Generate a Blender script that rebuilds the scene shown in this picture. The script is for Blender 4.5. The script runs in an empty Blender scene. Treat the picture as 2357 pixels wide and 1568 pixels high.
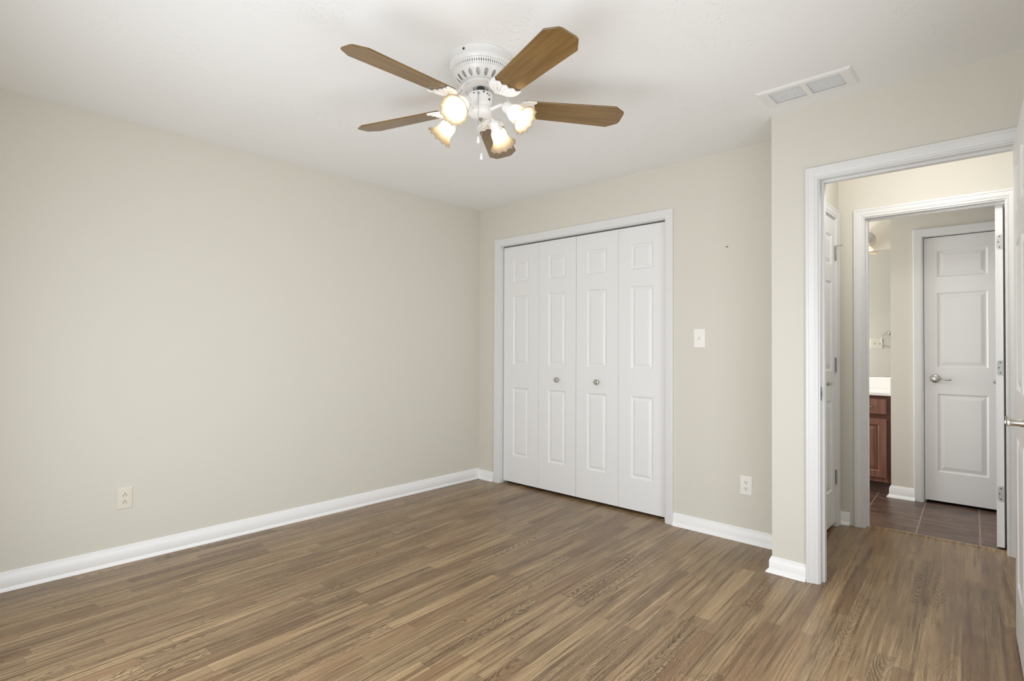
import bpy, math, random
from mathutils import Vector, Matrix
random.seed(7)
PI = math.pi
S = bpy.context.scene
COL = S.collection

# ------------------------------------------------------------------ camera
YAW, PITCH, ROLL = 7.48215351e-01, 1.16501476e-02, 3.84129918e-03
CAM = Vector((3.61547, -3.45887, 1.19473))
f = Vector((-math.sin(YAW) * math.cos(PITCH), math.cos(YAW) * math.cos(PITCH), math.sin(PITCH)))
r = Vector((math.cos(YAW), math.sin(YAW), 0))
u = r.cross(f)
r2 = math.cos(ROLL) * r + math.sin(ROLL) * u
u2 = -math.sin(ROLL) * r + math.cos(ROLL) * u
cd = bpy.data.cameras.new('camera')
cam = bpy.data.objects.new('camera', cd)
COL.objects.link(cam)
M = Matrix((r2, u2, -f)).transposed().to_4x4()
M.translation = CAM
cam.matrix_world = M
cd.sensor_fit = 'HORIZONTAL'
cd.sensor_width = 36.0
cd.lens = 1258.778 / 2357 * 36.0
cd.clip_start = 0.02
S.camera = cam

# ------------------------------------------------------------------ world, big lights, exposure
w = bpy.data.worlds.new('sky')
S.world = w
w.use_nodes = True
w.node_tree.nodes['Background'].inputs[0].default_value = (0.75, 0.87, 1.0, 1)
w.node_tree.nodes['Background'].inputs[1].default_value = 1.0


def area(name, loc, rot, sx, sy, power, col=(1, 1, 1), spread=180):
    d = bpy.data.lights.new(name, 'AREA')
    d.spread = math.radians(spread)
    d.shape = 'RECTANGLE'
    d.size, d.size_y, d.energy, d.color = sx, sy, power, col
    o = bpy.data.objects.new(name, d)
    o.location, o.rotation_euler = loc, rot
    COL.objects.link(o)
    return o


def point(name, loc, power, col, radius=0.03):
    d = bpy.data.lights.new(name, 'POINT')
    d.energy, d.color, d.shadow_soft_size = power, col, radius
    o = bpy.data.objects.new(name, d)
    o.location = loc
    COL.objects.link(o)
    return o


area('daylight_back_window', (2.15, -3.70, 0.88), (PI / 2, 0, 0), 2.5, 1.65, 47, (0.945, 0.97, 1.0), 165)
area('daylight_side_window', (3.80, -2.05, 0.83), (PI / 2, 0, PI / 2), 2.3, 1.5, 32.5, (0.94, 0.97, 1.0), 160)
area('bathroom_fill_area', (1.235, 1.40, 1.10), (PI / 2, 0, -PI / 2), 0.8, 1.3, 26, (0.97, 0.98, 1.0), 175)  # added fill that brightens the bathroom from its unseen end
point('hall_lamp', (3.23, -0.04, 2.28), 14, (1.0, 0.985, 0.96), 0.09)
vs = S.view_settings
vs.view_transform = 'Standard'
vs.look = 'None'
vs.gamma = 1
vs.use_curve_mapping = False
vs.exposure = 0.0
S.cycles.use_denoising = True
S.cycles.max_bounces = 10
S.cycles.diffuse_bounces = 7
S.cycles.glossy_bounces = 5
S.cycles.transmission_bounces = 4
S.cycles.caustics_reflective = False
S.cycles.caustics_refractive = False
S.cycles.sample_clamp_indirect = 4.0


# ------------------------------------------------------------------ material helpers
def srgb(r_, g_, b_):
    def c(v):
        v /= 255
        return v / 12.92 if v <= 0.04045 else ((v + 0.055) / 1.055) ** 2.4
    return (c(r_), c(g_), c(b_), 1)


class NT:
    def __init__(s, name):
        s.m = bpy.data.materials.new(name)
        s.m.use_nodes = True
        s.t = s.m.node_tree
        s.b = s.t.nodes['Principled BSDF']
        s.out = s.t.nodes['Material Output']

    def n(s, typ, **kw):
        o = s.t.nodes.new(typ)
        for k, v in kw.items():
            setattr(o, k, v)
        return o

    def put(s, sock, v):
        if hasattr(v, 'is_linked') or isinstance(v, bpy.types.NodeSocket):
            s.t.links.new(v, sock)
        elif v is not None:
            sock.default_value = v

    def math(s, op, a, b=None, c=None, clamp=False):
        o = s.n('ShaderNodeMath', operation=op, use_clamp=clamp)
        s.put(o.inputs[0], a)
        if b is not None:
            s.put(o.inputs[1], b)
        if c is not None:
            s.put(o.inputs[2], c)
        return o.outputs[0]

    def ramp(s, v, lo, hi, a=0.0, b=1.0):
        o = s.n('ShaderNodeMapRange', interpolation_type='SMOOTHSTEP')
        s.put(o.inputs[0], v)
        for i, q in enumerate((lo, hi, a, b)):
            s.put(o.inputs[i + 1], q)
        return o.outputs[0]

    def mix(s, fac, a, b, blend='MIX'):
        o = s.n('ShaderNodeMix', data_type='RGBA', blend_type=blend)
        s.put(o.inputs[0], fac)
        s.put(o.inputs[6], a)
        s.put(o.inputs[7], b)
        return o.outputs[2]

    def vec(s, x, y, z=0.0):
        o = s.n('ShaderNodeCombineXYZ')
        for i, q in enumerate((x, y, z)):
            s.put(o.inputs[i], q)
        return o.outputs[0]

    def noise(s, vec, scale, detail=2.0, rough=0.5, dist=0.0):
        o = s.n('ShaderNodeTexNoise')
        if vec is not None:
            s.put(o.inputs['Vector'], vec)
        o.inputs['Scale'].default_value = scale
        o.inputs['Detail'].default_value = detail
        o.inputs['Roughness'].default_value = rough
        o.inputs['Distortion'].default_value = dist
        return o.outputs[0]

    def obj(s):
        return s.n('ShaderNodeTexCoord').outputs['Object']

    def sep(s, v):
        o = s.n('ShaderNodeSeparateXYZ')
        s.put(o.inputs[0], v)
        return o.outputs

    def bump(s, h, strength, dist):
        o = s.n('ShaderNodeBump')
        s.put(o.inputs['Height'], h)
        o.inputs['Strength'].default_value = strength
        o.inputs['Distance'].default_value = dist
        s.t.links.new(o.outputs[0], s.b.inputs['Normal'])

    def set(s, col=None, rough=None, metal=None, spec=None, **kw):
        if col is not None:
            s.put(s.b.inputs['Base Color'], col)
        if rough is not None:
            s.put(s.b.inputs['Roughness'], rough)
        if metal is not None:
            s.put(s.b.inputs['Metallic'], metal)
        if spec is not None:
            s.put(s.b.inputs['Specular IOR Level'], spec)
        for k, v in kw.items():
            s.put(s.b.inputs[k], v)
        return s


MAT = {}


def simple(name, col, rough=0.5, metal=0.0, spec=0.5, grain=0.0, gscale=60):
    t = NT(name)
    if grain:
        n_ = t.noise(t.obj(), gscale, 3)
        dark = tuple(c * (1 - grain) for c in col[:3]) + (1,)
        t.set(t.mix(n_, dark, col))
    else:
        t.set(col)
    t.set(None, rough, metal, spec)
    MAT[name] = t.m
    return t.m


WALLC = (0.668, 0.642, 0.575, 1)
t = NT('wall_paint')
n1 = t.noise(t.obj(), 1.3, 2)
t.set(t.mix(n1, (WALLC[0] * .985, WALLC[1] * .985, WALLC[2] * .98, 1), WALLC), 0.62, 0, 0.25)
t.bump(t.noise(t.obj(), 260, 3), 0.06, 0.002)
MAT['wall'] = t.m

t = NT('ceiling_texture_paint')
co = t.obj()
vor = t.n('ShaderNodeTexVoronoi', feature='F1')
t.put(vor.inputs['Vector'], co)
vor.inputs['Scale'].default_value = 4.2
vs_ = t.n('ShaderNodeVectorMath', operation='SUBTRACT')
t.put(vs_.inputs[0], co)
t.put(vs_.inputs[1], vor.outputs['Position'])
xs = t.sep(vs_.outputs[0])
ang = t.math('ARCTAN2', xs[1], xs[0])
wob = t.noise(co, 9, 2)
st = t.math('SINE', t.math('ADD', t.math('MULTIPLY', ang, 19.0), t.math('MULTIPLY', wob, 26.0)))
strokes = t.ramp(st, 0.55, 0.98)
brk = t.ramp(t.noise(co, 60, 2), 0.48, 0.60)
patch = t.ramp(t.noise(co, 2.3, 2), 0.47, 0.60)
hgt = t.math('MULTIPLY', t.math('MULTIPLY', strokes, brk), patch)
t.set((0.86, 0.86, 0.855, 1), 0.75, 0, 0.2)
t.bump(hgt, 0.33, 0.005)
MAT['ceiling'] = t.m

simple('white_trim_paint', (0.735, 0.735, 0.73, 1), 0.32, 0, 0.5)
simple('white_paint_lightened', (0.86, 0.86, 0.855, 1), 0.35, 0, 0.5)  # same white paint as the trim, lightened to stand in for light low down
simple('white_door_paint', (0.80, 0.80, 0.795, 1), 0.38, 0, 0.45)
simple('white_enamel', (0.83, 0.83, 0.825, 1), 0.22, 0, 0.5)
simple('outlet_ivory', (0.72, 0.68, 0.58, 1), 0.35, 0, 0.5)
simple('outlet_white', (0.84, 0.82, 0.78, 1), 0.33, 0, 0.5)
simple('brushed_nickel', (0.56, 0.54, 0.50, 1), 0.26, 1.0)
simple('hinge_steel', (0.36, 0.36, 0.345, 1), 0.42, 0.55)
simple('dark_slot', (0.018, 0.017, 0.015, 1), 0.6)
simple('dark_steel', (0.10, 0.10, 0.10, 1), 0.4, 0.8)
simple('motor_grey', (0.70, 0.70, 0.69, 1), 0.5, 0.0)
simple('cultured_marble', (0.84, 0.83, 0.81, 1), 0.12, 0, 0.5)
simple('closet_inside', (0.30, 0.28, 0.24, 1), 0.8)
simple('rubber_white', (0.75, 0.74, 0.70, 1), 0.6)
simple('toe_kick_brown', (0.10, 0.055, 0.045, 1), 0.5)
t = NT('mirror_silver')
t.set((0.90, 0.91, 0.90, 1), 0.02, 1.0)
MAT['mirror'] = t.m

# laminate: three-strip oak, boards a little off the room's axis
t = NT('oak_laminate')
co = t.obj()
x, y, z = t.sep(co)
A_ = math.radians(2.83)
uu = t.math('ADD', t.math('MULTIPLY', x, math.cos(A_)), t.math('MULTIPLY', y, math.sin(A_)))
vv = t.math('SUBTRACT', t.math('MULTIPLY', y, math.cos(A_)), t.math('MULTIPLY', x, math.sin(A_)))
SW = 0.0655
us = t.math('DIVIDE', uu, SW)
ii = t.math('FLOOR', us)
lu = t.math('SUBTRACT', t.math('SUBTRACT', us, ii), 0.5)
w1 = t.n('ShaderNodeTexWhiteNoise', noise_dimensions='1D')
t.put(w1.inputs['W'], ii)
vl = t.math('ADD', t.math('DIVIDE', vv, 0.68), t.math('MULTIPLY', w1.outputs['Value'], 17.0))
jj = t.math('FLOOR', vl)
lv = t.math('SUBTRACT', vl, jj)
w2 = t.n('ShaderNodeTexWhiteNoise', noise_dimensions='2D')
t.put(w2.inputs['Vector'], t.vec(ii, jj))
rr, rg, rb = t.sep(w2.outputs['Color'])
w3 = t.n('ShaderNodeTexWhiteNoise', noise_dimensions='2D')
t.put(w3.inputs['Vector'], t.vec(t.math('ADD', ii, 71.0), t.math('ADD', jj, 13.0)))
qa, qb, qc = t.sep(w3.outputs['Color'])
x0 = t.math('MULTIPLY', t.math('SUBTRACT', rr, 0.5), 3.2)
gv = t.vec(t.math('ADD', t.math('MULTIPLY', uu, 24.0), t.math('MULTIPLY', rg, 91.0)),
           t.math('ADD', t.math('MULTIPLY', vv, 8.0), t.math('MULTIPLY', rb, 57.0)), 0)
nd = t.math('SUBTRACT', t.noise(gv, 1.0, 4, 0.60), 0.5)
X = t.math('ADD', t.math('SUBTRACT', lu, x0), t.math('MULTIPLY', nd, 0.80))
hyp = t.math('SQRT', t.math('ADD', t.math('MULTIPLY', X, X), 0.015))
away = t.ramp(t.math('ABSOLUTE', x0), 0.35, 0.75)
sgn = t.math('SUBTRACT', t.math('MULTIPLY', t.math('GREATER_THAN', qc, 0.5), 2.0), 1.0)
B_ = t.math('MULTIPLY', sgn, t.math('SUBTRACT', 19.0, t.math('MULTIPLY', away, 18.4)))
FQ = t.math('ADD', 6.3, t.math('MULTIPLY', away, 4.5))
ph = t.math('ADD', t.math('MULTIPLY', hyp, FQ), t.math('MULTIPLY', vv, B_))
ph = t.math('ADD', ph, t.math('MULTIPLY', nd, 1.3))
ln = t.math('SINE', t.math('MULTIPLY', ph, 2 * PI))
ln = t.ramp(ln, 0.0, 0.95)
amp = t.ramp(t.noise(t.vec(t.math('MULTIPLY', uu, 14.0), t.math('MULTIPLY', vv, 2.6), ii), 1.0, 2), 0.34, 0.60, 0.25, 1.0)
own = t.math('ADD', 0.26, t.math('MULTIPLY', t.ramp(qa, 0.30, 0.62), t.math('SUBTRACT', 0.84, t.math('MULTIPLY', away, 0.40))))
ln = t.math('MULTIPLY', t.math('MULTIPLY', ln, amp), own)
pore = t.noise(t.vec(t.math('MULTIPLY', uu, 300.0), t.math('MULTIPLY', vv, 5.0), 0), 1.0, 3, 0.6)
strk = t.noise(t.vec(t.math('MULTIPLY', uu, 62.0), t.math('MULTIPLY', vv, 1.9), rb), 1.0, 3, 0.6)
tan = t.mix(rg, (0.335, 0.232, 0.126, 1), (0.262, 0.170, 0.090, 1))
str2 = t.noise(t.vec(t.math('ADD', t.math('MULTIPLY', uu, 95.0), 40.0), t.math('MULTIPLY', vv, 2.4), rg), 1.0, 3, 0.6)
tan = t.mix(t.ramp(str2, 0.48, 0.66, 0.0, 0.70), tan, (0.470, 0.345, 0.200, 1))
tan = t.mix(t.ramp(rb, 0.70, 0.98, 0.0, 0.6), tan, (0.215, 0.120, 0.062, 1))
tan = t.mix(t.ramp(strk, 0.48, 0.66, 0.0, 0.80), tan, (0.132, 0.076, 0.038, 1))
bc = t.mix(t.math('MULTIPLY', ln, 0.80), tan, (0.080, 0.048, 0.026, 1))
bc = t.mix(t.ramp(pore, 0.50, 0.72, 0.0, 0.50), bc, (0.095, 0.058, 0.031, 1))
tone = t.math('ADD', 0.82, t.math('MULTIPLY', qb, 0.34))
bc = t.mix(1.0, bc, t.vec(tone, tone, tone), 'MULTIPLY')
e_end = t.math('MULTIPLY', t.math('ABSOLUTE', t.math('SUBTRACT', lv, 0.5)), 0.68 * 2)
edge = t.ramp(e_end, 0.6775, 0.6795)
board = t.math('FRACT', t.math('DIVIDE', us, 3.0))
e_b = t.ramp(t.math('ABSOLUTE', t.math('SUBTRACT', board, 0.5)), 0.494, 0.499)
e_s = t.ramp(t.math('ABSOLUTE', lu), 0.48, 0.50, 0.0, 0.40)
edge = t.math('MAXIMUM', t.math('MULTIPLY', t.math('MAXIMUM', edge, e_b), 0.5), e_s)
bc = t.mix(edge, bc, (0.045, 0.028, 0.018, 1))
t.set(bc, t.math('ADD', 0.27, t.math('MULTIPLY', ln, 0.12)), 0, 0.30)
t.bump(t.math('ADD', t.math('MULTIPLY', ln, -0.5), t.math('MULTIPLY', pore, -0.6)), 0.10, 0.0012)
MAT['laminate'] = t.m

t = NT('slate_tile')
co = t.obj()
x, y, z = t.sep(co)
A_ = math.radians(2.7)
TW = 0.3165
uu = t.math('DIVIDE', t.math('SUBTRACT', t.math('ADD', t.math('MULTIPLY', x, math.cos(A_)), t.math('MULTIPLY', y, math.sin(A_))), 3.1178 * math.cos(A_) + .918 * math.sin(A_)), TW)
vv = t.math('DIVIDE', t.math('SUBTRACT', y, 1.236), TW)
iu, iv = t.math('FLOOR', uu), t.math('FLOOR', vv)
fu = t.math('ABSOLUTE', t.math('SUBTRACT', t.math('SUBTRACT', uu, iu), 0.5))
fv = t.math('ABSOLUTE', t.math('SUBTRACT', t.math('SUBTRACT', vv, iv), 0.5))
gr = t.math('MAXIMUM', t.ramp(fu, 0.484, 0.489), t.ramp(fv, 0.488, 0.492))
w2 = t.n('ShaderNodeTexWhiteNoise', noise_dimensions='2D')
t.put(w2.inputs['Vector'], t.vec(iu, iv))
nz = t.noise(t.vec(t.math('MULTIPLY', x, 6), t.math('MULTIPLY', y, 16), w2.outputs['Value']), 1.0, 5, 0.62, 0.6)
tc = t.mix(t.ramp(nz, 0.36, 0.66), (0.045, 0.026, 0.019, 1), (0.150, 0.092, 0.066, 1))
tc = t.mix(t.math('MULTIPLY', w2.outputs['Value'], 0.35), tc, (0.14, 0.082, 0.05, 1))
t.set(t.mix(t.math('MULTIPLY', gr, 0.85), tc, (0.27, 0.19, 0.145, 1)), 0.34, 0, 0.45)
t.bump(t.math('SUBTRACT', t.math('MULTIPLY', nz, 0.4), gr), 0.25, 0.002)
MAT['tile'] = t.m


def wood(name, light, dark, axis, rough, freq=70):
    t = NT(name)
    co = t.obj()
    xyz = list(t.sep(co))
    sc = [freq, freq, freq]
    sc[axis] = 3.0
    v = t.vec(*[t.math('MULTIPLY', xyz[k], sc[k]) for k in range(3)])
    n_ = t.noise(v, 1.0, 4, 0.6, 0.5)
    t.set(t.mix(t.ramp(n_, 0.33, 0.68), dark, light), rough, 0, 0.5)
    MAT[name] = t.m
    return t


wood('blade_oak', (0.215, 0.126, 0.042, 1), (0.150, 0.086, 0.029, 1), 0, 0.22, 45)
wood('cherry_cabinet', (0.245, 0.118, 0.085, 1), (0.165, 0.070, 0.047, 1), 2, 0.33, 60)
simple('cherry_groove', (0.085, 0.026, 0.014, 1), 0.4)

# lit frosted glass
t = NT('frosted_glass')
tr = t.n('ShaderNodeBsdfTranslucent')
tr.inputs[0].default_value = (0.47, 0.37, 0.235, 1)
df = t.n('ShaderNodeBsdfDiffuse')
df.inputs[0].default_value = (0.76, 0.69, 0.54, 1)
gl = t.n('ShaderNodeBsdfGlossy')
gl.inputs['Roughness'].default_value = 0.2
m1 = t.n('ShaderNodeMixShader')
m1.inputs[0].default_value = 0.62
t.put(m1.inputs[1], df.outputs[0])
t.put(m1.inputs[2], tr.outputs[0])
m2 = t.n('ShaderNodeMixShader')
m2.inputs[0].default_value = 0.06
t.put(m2.inputs[1], m1.outputs[0])
t.put(m2.inputs[2], gl.outputs[0])
tp = t.n('ShaderNodeBsdfTransparent')
m3 = t.n('ShaderNodeMixShader')
m3.inputs[0].default_value = 0.10
t.put(m3.inputs[1], m2.outputs[0])
t.put(m3.inputs[2], tp.outputs[0])
t.put(t.out.inputs[0], m3.outputs[0])
MAT['frosted_glass'] = t.m
t = NT('lit_bulb')
t.set((1, 1, 1, 1), 0.4)
t.put(t.b.inputs['Emission Color'], (1.0, 0.88, 0.68, 1))
t.b.inputs['Emission Strength'].default_value = 115.0
MAT['bulb'] = t.m


# ------------------------------------------------------------------ mesh helpers
class MB:
    def __init__(s):
        s.v, s.f = [], []

    def add(s, vs, fs):
        o = len(s.v)
        s.v += [tuple(p) for p in vs]
        s.f += [tuple(i + o for i in q) for q in fs]
        return s

    def box(s, a, b):
        (x0, y0, z0), (x1, y1, z1) = a, b
        return s.add([(x0, y0, z0), (x1, y0, z0), (x1, y1, z0), (x0, y1, z0), (x0, y0, z1), (x1, y0, z1), (x1, y1, z1), (x0, y1, z1)],
                     [(0, 3, 2, 1), (4, 5, 6, 7), (0, 1, 5, 4), (1, 2, 6, 5), (2, 3, 7, 6), (3, 0, 4, 7)])

    def cbox(s, a, b, c=0.002):
        """box with chamfered edges"""
        lo = [min(a[i], b[i]) for i in range(3)]
        hi = [max(a[i], b[i]) for i in range(3)]
        c = min(c, *[(hi[i] - lo[i]) * .49 for i in range(3)])
        vs = {}
        L = []
        for sx in (0, 1):
            for sy in (0, 1):
                for sz in (0, 1):
                    sg = (sx, sy, sz)
                    for ax in range(3):
                        p = []
                        for k in range(3):
                            e = hi[k] if sg[k] else lo[k]
                            if k != ax:
                                e += -c if sg[k] else c
                            p.append(e)
                        vs[(sg, ax)] = len(L)
                        L.append(p)
        F = []
        for ax in range(3):
            o1, o2 = [k for k in range(3) if k != ax]
            for sd in (0, 1):
                q = []
                for (p1, p2) in ((0, 0), (1, 0), (1, 1), (0, 1)):
                    g = [0, 0, 0]
                    g[ax], g[o1], g[o2] = sd, p1, p2
                    q.append(vs[(tuple(g), ax)])
                F.append(tuple(q))
            for p1 in (0, 1):
                for p2 in (0, 1):
                    g0, g1 = [0, 0, 0], [0, 0, 0]
                    g0[o1] = g1[o1] = p1
                    g0[o2] = g1[o2] = p2
                    g1[ax] = 1
                    F.append((vs[(tuple(g0), o1)], vs[(tuple(g1), o1)], vs[(tuple(g1), o2)], vs[(tuple(g0), o2)]))
        for sx in (0, 1):
            for sy in (0, 1):
                for sz in (0, 1):
                    F.append(tuple(vs[((sx, sy, sz), k)] for k in range(3)))
        return s.add(L, F)

    def lathe(s, prof, n=48, mat=None, a0=0.0):
        """profile [(r,z)] turned round z, then moved by mat"""
        vs, fs = [], []
        for (rr_, zz) in prof:
            for k in range(n):
                a = a0 + 2 * PI * k / n
                vs.append(Vector((rr_ * math.cos(a), rr_ * math.sin(a), zz)))
        for i in range(len(prof) - 1):
            for k in range(n):
                k2 = (k + 1) % n
                fs.append((i * n + k, i * n + k2, (i + 1) * n + k2, (i + 1) * n + k))
        if prof[0][0] > 1e-6:
            fs.append(tuple(range(n - 1, -1, -1)))
        if prof[-1][0] > 1e-6:
            o = (len(prof) - 1) * n
            fs.append(tuple(o + k for k in range(n)))
        if mat is not None:
            vs = [mat @ v for v in vs]
        return s.add(vs, fs)

    def tube(s, pts, rad, n=12, cap=True):
        pts = [Vector(p) for p in pts]
        rads = rad if isinstance(rad, (list, tuple)) else [rad] * len(pts)
        vs, fs = [], []
        prev = None
        for i, p in enumerate(pts):
            d = (pts[min(i + 1, len(pts) - 1)] - pts[max(i - 1, 0)]).normalized()
            if prev is None:
                a = Vector((0, 0, 1)) if abs(d.z) < 0.9 else Vector((1, 0, 0))
                n1 = d.cross(a).normalized()
            else:
                n1 = (prev - d * prev.dot(d)).normalized()
            prev = n1
            n2 = d.cross(n1)
            for k in range(n):
                a = 2 * PI * k / n
                vs.append(p + rads[i] * (math.cos(a) * n1 + math.sin(a) * n2))
        for i in range(len(pts) - 1):
            for k in range(n):
                k2 = (k + 1) % n
                fs.append((i * n + k, i * n + k2, (i + 1) * n + k2, (i + 1) * n + k))
        if cap:
            fs.append(tuple(range(n - 1, -1, -1)))
            o = (len(pts) - 1) * n
            fs.append(tuple(o + k for k in range(n)))
        return s.add(vs, fs)

    def prism(s, poly, h0, h1, mp):
        """polygon (a,b) extruded from h0 to h1, mapped by mp(a,b,h)"""
        n = len(poly)
        vs = [mp(a, b, h0) for a, b in poly] + [mp(a, b, h1) for a, b in poly]
        fs = [tuple(range(n - 1, -1, -1)), tuple(range(n, 2 * n))]
        fs += [(i, (i + 1) % n, n + (i + 1) % n, n + i) for i in range(n)]
        return s.add(vs, fs)

    def sweep(s, prof, path, closed_prof=True):
        """path: list of functions p(u,d) -> xyz, one for each station"""
        n = len(prof)
        vs, fs = [], []
        for st_ in path:
            vs += [st_(*q) for q in prof]
        for i in range(len(path) - 1):
            for k in range(n if closed_prof else n - 1):
                k2 = (k + 1) % n
                fs.append((i * n + k, i * n + k2, (i + 1) * n + k2, (i + 1) * n + k))
        fs.append(tuple(range(n - 1, -1, -1)))
        o = (len(path) - 1) * n
        fs.append(tuple(o + k for k in range(n)))
        return s.add(vs, fs)

    def move(s, mat):
        s.v = [tuple(mat @ Vector(p)) for p in s.v]
        return s


def obj(name, mb, mat, parent=None, loc=(0, 0, 0), smooth=None):
    """mesh in its parent's frame (or the world) with its origin at loc"""
    me = bpy.data.meshes.new(name)
    lx, ly, lz = loc
    me.from_pydata([(a - lx, b - ly, c - lz) for a, b, c in mb.v], [], mb.f)
    me.materials.append(MAT[mat] if isinstance(mat, str) else mat)
    import bmesh
    bm = bmesh.new()
    bm.from_mesh(me)
    bmesh.ops.recalc_face_normals(bm, faces=bm.faces)
    bm.to_mesh(me)
    bm.free()
    if smooth:
        me.polygons.foreach_set('use_smooth', [True] * len(me.polygons))
        me.set_sharp_from_angle(angle=math.radians(smooth))
    o = bpy.data.objects.new(name, me)
    o.location = loc
    COL.objects.link(o)
    if parent:
        o.parent = parent
    return o


def tag(o, label, cat=None, group=None, kind=None):
    if label:
        o['label'] = label
    if cat:
        o['category'] = cat
    if group:
        o['group'] = group
    if kind:
        o['kind'] = kind
    return o


def thing(name, label, cat, loc=(0, 0, 0), rotz=0.0, group=None, kind=None):
    o = bpy.data.objects.new(name, None)
    o.empty_display_size = 0.05
    COL.objects.link(o)
    o.location = loc
    o.rotation_euler = (0, 0, rotz)
    return tag(o, label, cat, group, kind)


def struct(name, mb, mat, label, cat, smooth=None):
    return tag(obj(name, mb, mat, smooth=smooth), label, cat, None, 'structure')


# ------------------------------------------------------------------ the shell
H = 2.44
XR, YB = 3.74, -3.65          # right and back wall of the bedroom
SX, SY = 2.641, -0.36         # the wall that steps into the room
CX0, CX1, CZ = 0.262, 1.834, 2.078       # closet opening
DX0, DX1, DZ = 2.872, 3.634, 2.055       # bedroom doorway
HX = 2.705                    # hall side wall
HY = 0.815                    # hall far wall
BX0, BX1, BZ = 2.860, 3.556, 2.062       # bathroom doorway
LY = 1.85                     # wall with the narrow bathroom door
LX0, LX1, LZ = 3.066, 3.530, 2.062
VX, VY = 2.853, 2.44          # vanity recess
struct('floor', MB().box((-.1, YB - .12, -.05), (5.1, .885, 0)), 'laminate', 'grey brown oak laminate floor running from bedroom into hallway', 'floor')
struct('floor_tile', MB().box((1.1, .885, -.05), (5.1, 2.55, 0)), 'tile', 'dark brown stone tile floor in the bathroom', 'floor')
struct('ceiling', MB().box((-.1, YB - .12, H), (5.1, 2.55, H + .08)), 'ceiling', 'white lightly textured ceiling', 'ceiling')
struct('wall_left', MB().box((-.1, YB - .12, 0), (0, .93, H)), 'wall', 'long plain beige wall on the left with one outlet', 'wall')
m = MB().box((0, 0, 0), (CX0 - .018, .115, H)).box((CX1 + .018, 0, 0), (SX, .115, H)).box((CX0 - .018, 0, CZ + .018), (CX1 + .018, .115, H))
struct('wall_closet', m, 'wall', 'beige wall around the white folding closet doors', 'wall')
m = MB().box((SX, SY, 0), (DX0 - .018, SY + .115, H)).box((DX1 + .018, SY, 0), (5.1, SY + .115, H)).box((DX0 - .018, SY, DZ + .018), (DX1 + .018, SY + .115, H))
struct('wall_doorway', m, 'wall', 'beige wall stepping forward around the open bedroom doorway', 'wall')
HD0, HD1, HDZ = 0.262, 0.716, 2.062      # hall closet door
m = MB().box((SX, SY + .115, 0), (HX, .115, H)).box((2.59, .115, 0), (HX, HD0 - .018, H)).box((2.59, HD1 + .018, 0), (HX, HY, H)).box((2.59, HD0 - .018, HDZ + .018), (HX, HD1 + .018, H))
struct('wall_hall_left', m, 'wall', 'beige hallway wall holding the narrow hinged door', 'wall')
m = MB().box((0, HY, 0), (BX0 - .018, .93, H)).box((BX1 + .018, HY, 0), (5.1, .93, H)).box((BX0 - .018, HY, BZ + .018), (BX1 + .018, .93, H))
struct('wall_hall_back', m, 'wall', 'brightly lit cream hallway wall over the bathroom doorway', 'wall')
m = MB().box((VX, LY, 0), (LX0 - .018, LY + .1, H)).box((LX1 + .018, LY, 0), (5.0, LY + .1, H)).box((LX0 - .018, LY, LZ + .018), (LX1 + .018, LY + .1, H)).box((VX, LY + .1, 0), (VX + .1, VY, H))
struct('wall_bathroom', m, 'wall', 'taupe bathroom wall beside the narrow white door', 'wall')
struct('wall_vanity', MB().box((1.2, VY, 0), (5.0, VY + .11, H)), 'wall', 'bathroom wall behind the mirror and vanity', 'wall')
struct('wall_bathroom_left', MB().box((1.1, .93, 0), (1.2, 2.55, H)), 'wall', 'bathroom end wall at the far end of the vanity', 'wall')
struct('wall_bathroom_right', MB().box((5.0, SY + .115, 0), (5.1, HY, H)).box((5.0, .93, 0), (5.1, 2.55, H)), 'wall', 'end wall of hallway and bathroom', 'wall')
# back and right wall, each with a window
WB = (0.90, 3.40, 0.05, 1.72)
m = MB().box((0, YB - .12, 0), (WB[0], YB, H)).box((WB[1], YB - .12, 0), (XR + .12, YB, H)).box((WB[0], YB - .12, 0), (WB[1], YB, WB[2])).box((WB[0], YB - .12, WB[3]), (WB[1], YB, H))
struct('wall_back', m, 'wall', 'beige bedroom wall with the wide window, opposite the closet', 'wall')
WR = (-3.20, -0.90, 0.07, 1.60)
m = MB().box((XR, YB, 0), (XR + .12, WR[0], H)).box((XR, WR[1], 0), (XR + .12, SY, H)).box((XR, WR[0], 0), (XR + .12, WR[1], WR[2])).box((XR, WR[0], WR[3]), (XR + .12, WR[1], H))
struct('wall_right', m, 'wall', 'beige bedroom wall behind the open door', 'wall')


def window(name, fn, a0, a1, z0, z1, label):
    root = thing(name, label, 'window', kind='structure')
    fr = MB()
    for (p, q) in (((a0, z0), (a0 + .045, z1)), ((a1 - .045, z0), (a1, z1)), ((a0 + .045, z0), (a1 - .045, z0 + .045)), ((a0 + .045, z1 - .045), (a1 - .045, z1)),
                   (((a0 + a1) / 2 - .02, z0 + .045), ((a0 + a1) / 2 + .02, z1 - .045))):
        fr.prism([(p[0], p[1]), (q[0], p[1]), (q[0], q[1]), (p[0], q[1])], .002, .040, fn)
    obj('window_frame', fr, 'white_trim_paint', root)
    sl = MB().prism([(a0 - .05, z0 - .025), (a1 + .05, z0 - .025), (a1 + .05, z0 - .001), (a0 - .05, z0 - .001)], -.04, -.0005, fn)
    obj('window_sill', sl, 'white_trim_paint', root)


window('window_1', lambda a, b, h: (a, YB - h, b), *WB, 'wide white window opposite the closet')
window('window_2', lambda a, b, h: (XR + h, a, b), *WR, 'white window beside the open bedroom door')

window('added_window', lambda a, b, h: (1.233 - h, a, b), .95, 1.85, .40, 1.80, 'white window frame added out of view on the bathroom end wall')  # added frame round the bathroom fill light; the wall behind is solid

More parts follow.
